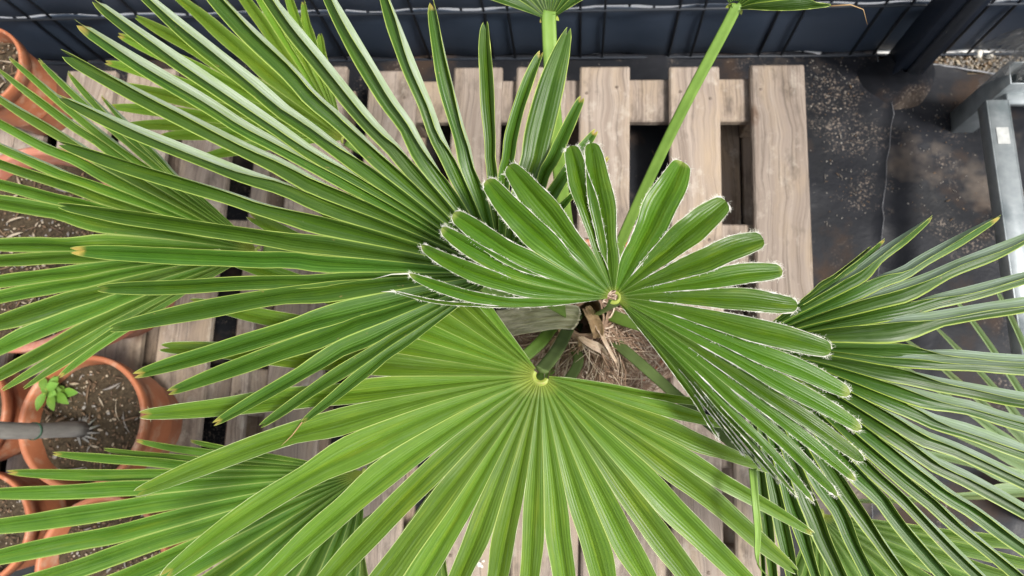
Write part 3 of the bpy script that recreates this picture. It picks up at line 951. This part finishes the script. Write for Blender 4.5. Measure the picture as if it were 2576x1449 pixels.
bar((lx - .01, ly - .031, .19), (lx + .13, ly - .035, .19), .028, .012, 'bracket', M['steel'])
bar((lx + .025, ly + .005, .16), (lx + .6, ly + .03, .16), .03, .03, 'cross_rail', M['steel'], .0028)
lb = at(2479, 328, .2225)
e = (rb_ - ra).normalized(); x_ = e.cross(Vector((0, 0, 1))).normalized(); y_ = x_.cross(e)
cl = ra + e * .075 + y_ * .0178
mb = MB(); vs = []; fs = []
for i in range(7):
    for j in range(4):
        vs.append(cl + e * (i / 6 - .5) * .034 + x_ * (j / 3 - .5) * .022 + y_ * (.0006 + .0008 * abs(mnoise.noise(Vector((i, j, 3))))))
for i in range(6):
    for j in range(3): fs.append((i * 4 + j, i * 4 + j + 1, i * 4 + j + 5, i * 4 + j + 4))
mb.add(vs, fs); mb.build('sticker', M['sticker'], fr)
# crumpled plastic film
mb = MB(); vs = []; fs = []; c = at(2590, 92, .30); n = 18
for j in range(n + 1):
    for i in range(n + 1):
        u, v = i / n - .5, j / n - .5
        q = Vector((u * .075, v * .085, 0))
        d = .03 * mnoise.noise(Vector((u * 6, v * 6, 1))) + .015 * mnoise.noise(Vector((u * 16, v * 16, 5)))
        vs.append(c + q + Vector((.6 * d, -.5 * d, 2.2 * d)) + Vector((0, 0, -.25 * (u * u + v * v))))
for j in range(n):
    for i in range(n):
        a = j * (n + 1) + i; fs.append((a, a + 1, a + n + 2, a + n + 1))
mb.add(vs, fs)
tag(mb.build('plastic_film', M['film'], origin=c, smooth=False), 'crumpled clear plastic film hanging at the upper right corner', 'plastic film')

# ------------------------------------------------------------------ the palm
tr0 = at(1500, 810, .42)
palm = thing('fan_palm', (tr0.x, tr0.y, PT), 'big fan palm with green pleated leaves growing from a fibrous trunk in the middle', 'palm')
# trunk
mb = MB(); vs = []; fs = []; nz = 30; na = 44
ctop = at(1480, 800, .62)
for k in range(nz + 1):
    f = k / nz; z = .37 + .27 * f
    cx = tr0.x + (ctop.x - tr0.x) * f; cy = tr0.y + (ctop.y - tr0.y) * f
    r = .112 * (1 - f) ** 1.15 + .024
    for j in range(na):
        a = 2 * math.pi * j / na
        q = r * (1 + .14 * mnoise.noise(Vector((math.cos(a) * 3, math.sin(a) * 3, z * 22))) + .05 * mnoise.noise(Vector((math.cos(a) * 12, math.sin(a) * 12, z * 60))))
        vs.append((cx + q * math.cos(a), cy + q * math.sin(a), z))
for k in range(nz):
    for j in range(na):
        fs.append((k * na + j, k * na + (j + 1) % na, (k + 1) * na + (j + 1) % na, (k + 1) * na + j))
mb.add(vs, fs); mb.build('trunk', M['fibre'], palm)
rf = random.Random(11)
mb = MB()
for _ in range(2600):
    f = rf.random() ** .9; z = .38 + .25 * f
    cx = tr0.x + (ctop.x - tr0.x) * f; cy = tr0.y + (ctop.y - tr0.y) * f
    r = .112 * (1 - f) ** 1.15 + .025
    a = rf.uniform(0, 6.28)
    p = Vector((cx + r * math.cos(a), cy + r * math.sin(a), z))
    out = Vector((math.cos(a), math.sin(a), rf.uniform(.0, 1.0))).normalized()
    sd2 = Vector((-math.sin(a), math.cos(a), rf.uniform(-.5, .5))) * rf.choice((-1, 1))
    ln = rf.uniform(.012, .05); cu = rf.uniform(.2, 1.2)
    pts = []
    for k in range(5):
        t = k / 4
        pts.append(p + out * ln * t * (1 - .5 * t) * .7 + sd2 * ln * cu * t * t + Vector((0, 0, -.35 * ln * t * t)))
    w0 = rf.uniform(.0004, .0016)
    mb.tube(pts, [w0, w0, w0 * .9, w0 * .7, w0 * .3], 3, rf.choice((0, 0, 1)), False)
for _ in range(1500):
    an = rf.uniform(0, 6.28); d = rf.uniform(.026, .085)
    p = Vector((ctop.x + d * math.cos(an), ctop.y + d * math.sin(an), .655 - d * 1.15 + rf.uniform(-.01, .008)))
    dr = Vector((math.cos(an + rf.uniform(-.9, .9)), math.sin(an + rf.uniform(-.9, .9)), rf.uniform(-.9, .1))).normalized()
    sd2 = Vector((-math.sin(an), math.cos(an), rf.uniform(-.3, .6))) * rf.choice((-1, 1))
    ln = rf.uniform(.012, .055); cu = rf.uniform(.1, 1.0); w0 = rf.uniform(.0004, .0016)
    mb.tube([p + dr * ln * t + sd2 * ln * cu * t * t * .7 for t in (0, .25, .5, .75, 1)], [w0, w0, w0 * .9, w0 * .7, w0 * .3], 3, rf.choice((0, 0, 1)), False)
q = mb.build('trunk_fibre', [M['fibre'], M['fibre_pale']], palm); q['kind'] = 'stuff'
def ribbon(name, pts, wd, mat, curl=.25, n=10, thick=.0015, ridge=0):
    P = [at(*p) for p in pts]; Q = []
    for i in range(len(P) - 1):
        p0 = P[max(i - 1, 0)]; p1 = P[i]; p2 = P[i + 1]; p3 = P[min(i + 2, len(P) - 1)]
        for k in range(7):
            t = k / 7
            Q.append(.5 * ((2 * p1) + (p2 - p0) * t + (2 * p0 - 5 * p1 + 4 * p2 - p3) * t * t + (3 * p1 - p0 - 3 * p2 + p3) * t ** 3))
    Q.append(P[-1]); m = len(Q); vs = []
    for i, p in enumerate(Q):
        tg = (Q[min(i + 1, m - 1)] - Q[max(i - 1, 0)]).normalized()
        B = tg.cross(Vector((0, 0, 1))).normalized(); N = B.cross(tg)
        f = i / (m - 1)
        ww = lerpt(wd, f) / 2 if isinstance(wd, list) else wd / 2
        for side in (1, -1):
            for j in range(n + 1):
                s_ = (j / n * 2 - 1) * side
                vs.append(p + B * s_ * ww + N * (curl * ww * s_ * s_ + (thick if side > 0 else -thick) + .0012 * mnoise.noise(Vector((s_ * 4, f * 5, ww * 300))) + ridge * mnoise.noise(Vector((s_ * 11, f * 2.5, 4)))) + tg * (.004 * mnoise.noise(Vector((s_ * 5, 8, 2))) if f in (0, 1) and ridge else 0))
    k = 2 * (n + 1)
    fs = [(i * k + j, i * k + (j + 1) % k, (i + 1) * k + (j + 1) % k, (i + 1) * k + j) for i in range(m - 1) for j in range(k)]
    fs.append(tuple(range(k - 1, -1, -1))); fs.append(tuple(range((m - 1) * k, m * k)))
    mb = MB(); mb.add(vs, fs); return mb.build(name, mat, palm)
ribbon('cut_leaf_base', [(1456, 802, .685), (1440, 800, .68), (1400, 798, .675), (1350, 805, .66), (1300, 812, .62), (1255, 818, .58)], [(0, .020), (.10, .031), (.5, .032), (1, .042)], M['bract'], .25, n=34, ridge=.0028)
ribbon('husk', [(1474, 775, .675), (1490, 800, .675), (1500, 826, .66), (1502, 846, .64)], [(0, .010), (.5, .017), (.8, .013), (1, .004)], M['husk'], .9, n=16, ridge=.0022)
ribbon('husk', [(1492, 800, .665), (1506, 822, .66), (1514, 846, .64)], [(0, .006), (.5, .009), (1, .002)], M['fibre_pale'], .9, n=12, ridge=.002)
ribbon('husk', [(1455, 845, .645), (1478, 862, .64), (1510, 880, .62), (1530, 905, .60)], [(0, .005), (.5, .012), (1, .003)], M['fibre_pale'], .7, n=12, ridge=.002)
ribbon('husk', [(1458, 840, .64), (1462, 870, .62), (1450, 900, .59)], [(0, .010), (1, .003)], M['husk'], .5)
ribbon('husk', [(1408, 815, .63), (1412, 842, .62), (1385, 868, .60)], [(0, .010), (1, .006)], M['husk'], .5)
ribbon('dry_strand', [(1508, 818, .655), (1522, 860, .645), (1550, 912, .62)], [(0, .007), (1, .003)], M['fibre_pale'], .6)
ribbon('dry_strand', [(1425, 820, .65), (1400, 860, .645), (1372, 905, .64)], [(0, .004), (1, .005)], M['fibre_pale'], .6)
ribbon('dry_strand', [(1892, 1180, .925), (1899, 1260, .93), (1905, 1340, .925), (1904, 1400, .92), (1912, 1428, .915), (1930, 1448, .91)], [(0, .0065), (.5, .005), (.7, .0012), (1, .0005)], M['petiole'], .6)
# sheath round the dark heart
hc = at(1475, 792, .66)
mb = MB(); mb.lathe((hc.x, hc.y, .56), [(.034, 0), (.030, .06), (.0265, .092), (.0245, .095), (.023, .088), (.021, .01), (.001, .0)], 26, wob=.25)
mb.build('heart_sheath', M['fibre'], palm)

A_t = [(1040, 560, .86), (890, 480, .84), (738, 467, .83), (626, 541, .83), (534, 634, .83), (476, 760, .84), (405, 874, .84), (354, 1043, .85), (341, 1240, .87, {'bend': .012}), (409, 1452, .87, {'bend': .02}), (505, 1640, .86, {'bend': .02}), (665, 1660, .85, {'bend': .012}), (770, 1700, .84), (900, 1730, .83), (1045, 1740, .83), (1195, 1740, .82), (1320, 1740, .82), (1462, 1740, .82), (1600, 1720, .82), (1745, 1690, .82), (1890, 1660, .83), (1975, 1560, .84), (2002, 1440, .85, {'bend': -.006}), (2047, 1342, .86, {'bend': .0, 'roll': -12}), (1950, 1189, .87), (1889, 1084, .885), (1915, 1042, .86, {'w': .005})]
spA = [0] * 26
for k, v in {7: .17, 8: .19, 9: .17, 10: .085, 11: .13, 12: .24, 13: .13, 14: .155, 15: .10, 16: .145, 17: .115, 18: .175, 19: .125, 20: .165, 21: .14, 22: .165, 23: .155, 24: .12, 25: .10}.items(): spA[k] = v
fan_leaf(palm, (1360, 945, .89), A_t, M['leafA'], M['aedge'], wmax=[(0, .012), (5, .0135), (8, .0145), (22, .0145), (25, .010), (26, .006)], fold=34, roll=[(0, -12), (6, -5), (10, 12), (14, 0), (22, -8), (26, -15)], split=.36, splits=spA, arch=.022,
         petiole=([(1470, 770, .56), (1437, 812, .64), (1412, 862, .74), (1390, 897, .82), (1363, 930, .882)], (.017, .014)), pmat=M['petiole_shaded'], tipw=[(0, .42), (8, .4), (12, .3), (22, .28), (26, .15)], taper=.5, edge_r=.00028, hairs=14, hair_len=.0025, seed=3, r0=.009, wave=.16, bifid=True, label='widest bright green leaf, fanning down over the pallet boards')

B_t = [(992, 733, .985, {'bend': -.012, 'w': .006, 'thread': [(960, 734, .985)]}), (1030, 688, .99, {'bend': -.016, 'thread': [(985, 690, .99), (935, 703, .985)]}), (1060, 618, 1.0, {'bend': -.014}), (1112, 572, 1.005, {'bend': -.012}), (1142, 535, 1.01, {'bend': -.008}), (1222, 455, 1.01, {'bend': -.006}), (1280, 416, 1.01), (1435, 368, 1.01), (1484, 360, 1.01), (1718, 408, 1.01), (1826, 507, 1.01), (1920, 602, 1.01), (1968, 682, 1.005), (2006, 765, 1.0), (2090, 884, 1.0), (2138, 990, .995), (2166, 1078, .99), (2172, 1160, .98), (2152, 1208, .975), (2108, 1245, .97), (2045, 1262, .965), (2002, 1248, .96), (1962, 1214, .95), (1915, 1182, .945), (1868, 1146, .94), (1808, 1104, .935)]
fan_leaf(palm, (1545, 747, .98), B_t, M['leafB'], M['hair'], wmax=[(0, .011), (3, .0195), (7, .0195), (8, .0165), (9, .0235), (16, .0225), (19, .017), (25, .0115)], fold=[(0, 44), (4, 36), (8, 34), (12, 26), (16, 22), (20, 38), (25, 50)], roll=[(0, 30), (3, 25), (6, 12), (9, -8), (13, 0), (17, 8), (25, 25)],
         split=[(0, .5), (4, .40), (6, .24), (8, .18), (10, .2), (14, .26), (18, .40), (25, .66)], arch=[(0, .018), (8, .012), (14, .02), (25, .03)], tipw=[(0, .2), (4, .35), (9, .40), (16, .4), (20, .25), (25, .2)], taper=.55, tip_pow=1.8,
         edge_r=.00042, hairs=210, hair_len=.0034, seed=9, r0=.006, petiole=([(1500, 790, .62), (1520, 780, .76), (1540, 768, .88), (1547, 757, .975)], (.014, .011)), hub_up=.001, label='youngest glossy leaf, topmost, its fingers edged with white fluff')

C_t = [(760, 1062, .90, {'roll': 0, 'thread': [(735, 1095, .90), (708, 1121, .90)]}), (655, 1073, .90, {'roll': 0}), (537, 1066, .90, {'roll': 0}), (424, 990, .90), (338, 945, .91), (278, 828, .91, {'bend': .008}), (247, 727, .92), (180, 627, .93), (150, 515, .94), (150, 357, .95), (146, 236, .97), (163, 128, .98), (198, 50, .99), (236, -8, 1.0), (338, -45, 1.0), (500, -70, 1.0), (645, -65, 1.0), (812, -60, 1.0), (962, -45, .99), (1091, 4, .985), (1221, 57, .98), (1362, 130, .97, {'bend': -.012}), (1430, 70, .95, {'w': .0205, 'fold': 12, 'roll': -8, 'taper': .5, 'tipw': .15}), (1465, 245, .94), (1498, 327, .94), (1530, 395, .93, {'w': .006})]
fan_leaf(palm, (1262, 690, .90), C_t, M['leafC'], M['yedge'], wmax=[(0, .0095), (3, .0125), (8, .0145), (11, .019), (16, .0185), (19, .0155), (21, .0125), (25, .010)],
         fold=[(0, 42), (5, 44), (8, 50), (10, 56), (19, 56), (20, 54), (23, 52)], roll=[(0, 8), (4, 14), (7, 20), (9, 42), (10, 62), (13, 64), (17, 56), (19, 44), (20, 8), (23, -15)],
         split=[(0, .55), (5, .34), (10, .34), (16, .3), (21, .3), (25, .4)], arch=[(0, .02), (10, .02), (20, .015)], tipw=[(0, .3), (9, .4), (11, .55), (17, .5), (20, .35)], taper=[(0, .6), (10, .72), (18, .72), (21, .6)], bifid=True, edge_r=.00032, seed=21, kink=.0022, wave=.12, r0=.006,
         petiole=([(1450, 800, .62), (1400, 770, .72), (1330, 730, .82), (1266, 694, .893)], (.018, .014)), label='large leaf of long folded fingers, reaching into the upper left corner')

D_t = [(2188, 618, .80, {'w': .010}), (2225, 604, .80, {'w': .009}), (2341, 541, .80), (2512, 540, .80), (2680, 545, .80), (2760, 640, .80), (2790, 712, .80), (2850, 905, .80, {'roll': -75}), (2850, 930, .80), (2850, 1040, .80), (2850, 1130, .79), (2840, 1225, .79), (2810, 1310, .79), (2790, 1400, .78), (2750, 1490, .78), (2700, 1560, .77), (2620, 1590, .77), (2520, 1600, .76), (2400, 1620, .76), (2300, 1640, .75), (2200, 1650, .75), (2110, 1640, .74), (2030, 1620, .74), (1960, 1600, .73), (1925, 1540, .73), (1906, 1400, .73, {'w': .006, 'thread': [(1905, 1420, .72), (1920, 1445, .72)]})]
fan_leaf(palm, (1862, 872, .78), D_t, M['leafD'], M['yedge'], wmax=[(0, .014), (8, .0185), (20, .0155), (25, .010)], fold=[(0, 54), (4, 62), (14, 62), (20, 56), (25, 52)], roll=[(0, -42), (4, -62), (12, -64), (16, -50), (22, -24), (25, 0)],
         split=[(0, .5), (3, .42), (8, .34), (14, .40), (25, .5)], arch=[(0, .03), (12, .05), (25, .035)], tipw=.3, taper=.6, bifid=True, edge_r=.00034, seed=33, kink=.0022, wave=.14, r0=.006,
         petiole=([(1478, 768, .55), (1530, 790, .62), (1600, 815, .66), (1740, 850, .73), (1856, 870, .775)], (.018, .014)), label='broad dark green leaf reaching out of the right edge')

E_t = [(1935, 1560, .50), (1990, 1600, .50), (2050, 1640, .50), (2110, 1660, .50), (2180, 1660, .50), (2250, 1660, .50), (2320, 1650, .50), (2390, 1640, .50), (2470, 1620, .50), (2550, 1590, .50), (2620, 1550, .50), (2690, 1500, .50), (2740, 1450, .50), (2740, 1390, .5)]
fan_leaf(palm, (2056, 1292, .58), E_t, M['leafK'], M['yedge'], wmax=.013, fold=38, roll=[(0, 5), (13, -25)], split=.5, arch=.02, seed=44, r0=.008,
         petiole=([(1478, 795, .54), (1520, 838, .60), (1600, 905, .63), (1800, 1080, .64), (2050, 1285, .58)], (.016, .013)), pmat=M['petiole_shaded'], label='low shaded leaf at the bottom right with a ragged yellow heart')

F_t = [(257, 239, .83), (172, 182, .83), (100, 148, .83), (26, 144, .83), (-4, 170, .83), (-70, 195, .83), (-110, 245, .83), (-140, 300, .83), (-160, 355, .83), (-170, 420, .83), (-180, 480, .83), (-180, 620, .82), (-180, 672, .82), (-180, 740, .82), (-170, 790, .82), (-150, 860, .82), (-110, 925, .82), (-60, 975, .81), (5, 982, .81, {'w': .018, 'fold': 14}), (60, 978, .80, {'w': .016, 'fold': 14}), (148, 948, .80, {'w': .014, 'fold': 20})]
fan_leaf(palm, (652, 632, .79), F_t, M['leafF'], M['yedge'], wmax=[(0, .0125), (6, .015), (20, .017)], fold=[(0, 60), (10, 60), (17, 50), (20, 34)], roll=[(0, 40), (6, 40), (11, 14), (16, 20), (20, 25)],
         split=[(0, .42), (10, .48), (17, .6), (20, .7)], arch=[(0, .03), (12, .035), (20, .03)], tipw=.25, taper=.6, bifid=True, edge_r=.00034, seed=55, kink=.0018, wave=.13, r0=.006,
         petiole=([(1450, 790, .56), (1350, 760, .60), (1200, 715, .66), (1000, 672, .75), (820, 650, .79), (662, 634, .787)], (.020, .017)), label='leaf at the left edge hanging over the big pinkish pot')

G_t = [(480, 1108, .70, {'w': .010}), (344, 1106, .70), (262, 1130, .70), (134, 1140, .70), (19, 1186, .70), (-90, 1240, .70), (-130, 1335, .70), (-130, 1425, .70), (-110, 1520, .70), (-40, 1600, .69), (60, 1660, .69), (170, 1700, .68), (290, 1720, .68), (400, 1730, .68), (510, 1730, .67), (620, 1720, .67), (720, 1700, .67), (800, 1680, .67), (870, 1660, .67)]
fan_leaf(palm, (922, 1188, .69), G_t, M['leafF'], M['yedge'], wmax=[(0, .014), (4, .0225), (12, .0225), (18, .015)], fold=[(0, 42), (6, 36), (18, 42)], roll=[(0, 30), (5, 26), (10, 30), (18, 24)],
         split=[(0, .5), (4, .45), (10, .42), (18, .6)], arch=[(0, .02), (8, .03), (18, .02)], tipw=.25, taper=.6, bifid=True, edge_r=.00034, seed=66, kink=.001, wave=.1, r0=.006,
         petiole=([(1470, 775, .55), (1395, 818, .62), (1345, 875, .65), (1180, 1010, .68), (1010, 1130, .70), (928, 1184, .688)], (.018, .013)), label='leaf in the lower left with streaky fingers over the small pots')

H_t = [(275, 420, .70, {'w': .013}), (400, 400, .70), (330, 320, .70), (274, 266, .70), (270, 212, .70), (266, 156, .70), (298, 88, .70), (343, 42, .70), (430, -20, .70), (500, -60, .70), (570, -70, .69), (625, -75, .69), (670, -60, .69), (715, -55, .69), (763, 4, .69), (806, 86, .69)]
H_t = [(500, 398, .70, {'w': .012}), (402, 345, .70, {'w': .014}), (310, 315, .70, {'w': .014}), (274, 268, .70, {'w': .014}), (270, 212, .70), (266, 156, .70), (298, 88, .70), (343, 42, .70), (430, -20, .70), (500, -60, .70), (570, -70, .69), (620, -75, .69), (662, -60, .69), (712, -55, .69), (763, 4, .69), (806, 86, .69)]
fan_leaf(palm, (868, 352, .66), H_t, M['leafH'], M['yedge'], wmax=.0155, fold=[(0, 38), (15, 46)], roll=[(0, 15), (15, 10)], split=[(0, .55), (8, .45), (15, .5)], arch=.025, tipw=.25, taper=.6, bifid=True, edge_r=.0003, seed=77, r0=.006,
         petiole=([(1440, 780, .56), (1250, 650, .62), (1000, 440, .66), (872, 356, .658)], (.016, .013)), label='paler leaf behind the large folded one, in front of the fence')

I_t = [(1110, -40, .93), (1130, -120, .93), (1170, -190, .93), (1220, -240, .93), (1275, -280, .93), (1330, -300, .93), (1385, -300, .93), (1440, -300, .93), (1495, -280, .93), (1550, -240, .93), (1600, -180, .93), (1650, -110, .93)]
fan_leaf(palm, (1382, 52, .90), I_t, M['leafD'], M['yedge'], wmax=.012, fold=32, roll=0, split=.5, arch=.02, seed=88, r0=.009,
         petiole=([(1470, 770, .58), (1425, 560, .70), (1395, 300, .84), (1381, 70, .897), (1383, 28, .905)], (.018, .015)), label='leaf at the top edge on a short straight stalk')
J_t = [(1700, -160, .93), (1760, -190, .93), (1815, -200, .93), (1865, -200, .93), (1915, -190, .93), (1965, -170, .93), (2010, -140, .93), (2050, -90, .93), (2085, -35, .93), (2090, 15, .93, {'thread': [(2140, 12, .93), (2172, 24, .93), (2182, 62, .92)], 'bend': .006})]
fan_leaf(palm, (1846, 26, .90), J_t, M['leafD'], M['yedge'], wmax=[(0, .011), (9, .007)], fold=[(0, 40), (9, 60)], roll=[(0, 0), (9, -20)], split=[(0, .5), (9, .6)], arch=.02, seed=99, r0=.008, tipw=.15,
         petiole=([(1500, 770, .58), (1572, 585, .70), (1700, 310, .82), (1836, 50, .897), (1852, 10, .905)], (.0145, .011)), label='leaf at the top edge on the long slanting stalk')
K_t = [(905, 1540, .5), (940, 1580, .5), (975, 1600, .5), (1010, 1610, .5), (1045, 1600, .5), (1080, 1580, .5), (1108, 1540, .5), (1125, 1490, .5)]
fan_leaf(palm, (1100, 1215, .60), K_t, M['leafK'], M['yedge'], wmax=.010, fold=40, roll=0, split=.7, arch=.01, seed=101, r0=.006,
         petiole=([(1462, 790, .54), (1442, 860, .60), (1447, 930, .62), (1300, 1100, .62), (1108, 1210, .60)], (.016, .012)), pmat=M['petiole_shaded'], label='narrow low leaf hidden beneath the widest leaf')
N_t = [(700, 1560, .5), (750, 1600, .5), (800, 1620, .5), (850, 1630, .5), (900, 1620, .5), (940, 1580, .5)]
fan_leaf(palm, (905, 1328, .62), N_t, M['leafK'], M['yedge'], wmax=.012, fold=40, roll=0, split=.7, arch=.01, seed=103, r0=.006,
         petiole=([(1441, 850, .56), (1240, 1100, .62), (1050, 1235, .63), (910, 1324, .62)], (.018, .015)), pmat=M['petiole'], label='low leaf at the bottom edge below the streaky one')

# a second palm, rooted out of sight to the right: only the pale ends of one leaf come in
lp = at(2690, 1215, .30)
palm2 = thing('fan_palm', (lp.x + .1, lp.y - .05, 0), 'pale thin fingers of another palm low over the foil at the lower right', 'palm')
mb = MB(); mb.tube([(lp.x + .1, lp.y - .05, 0), (lp.x + .1, lp.y - .05, .12), (lp.x + .1, lp.y - .05, .22)], [.04, .045, .02], 16); mb.build('trunk', M['fibre'], palm2)
L_t = [(2120, 1262, .30, {'w': .009}), (2150, 1100, .30), (2160, 985, .30), (2184, 868, .30), (2262, 842, .30), (2345, 815, .30), (2396, 745, .30), (2496, 708, .30), (2600, 700, .30), (2690, 690, .30)]
fan_leaf(palm2, (2700, 1232, .33), L_t, M['leafL'], M['leafL'], wmax=.0085, fold=[(0, 50), (9, 50)], roll=0, split=.3, arch=.03, seed=105, r0=.006,
         petiole=([(2800, 1300, .16), (2760, 1275, .26), (2705, 1236, .328)], (.014, .011)))
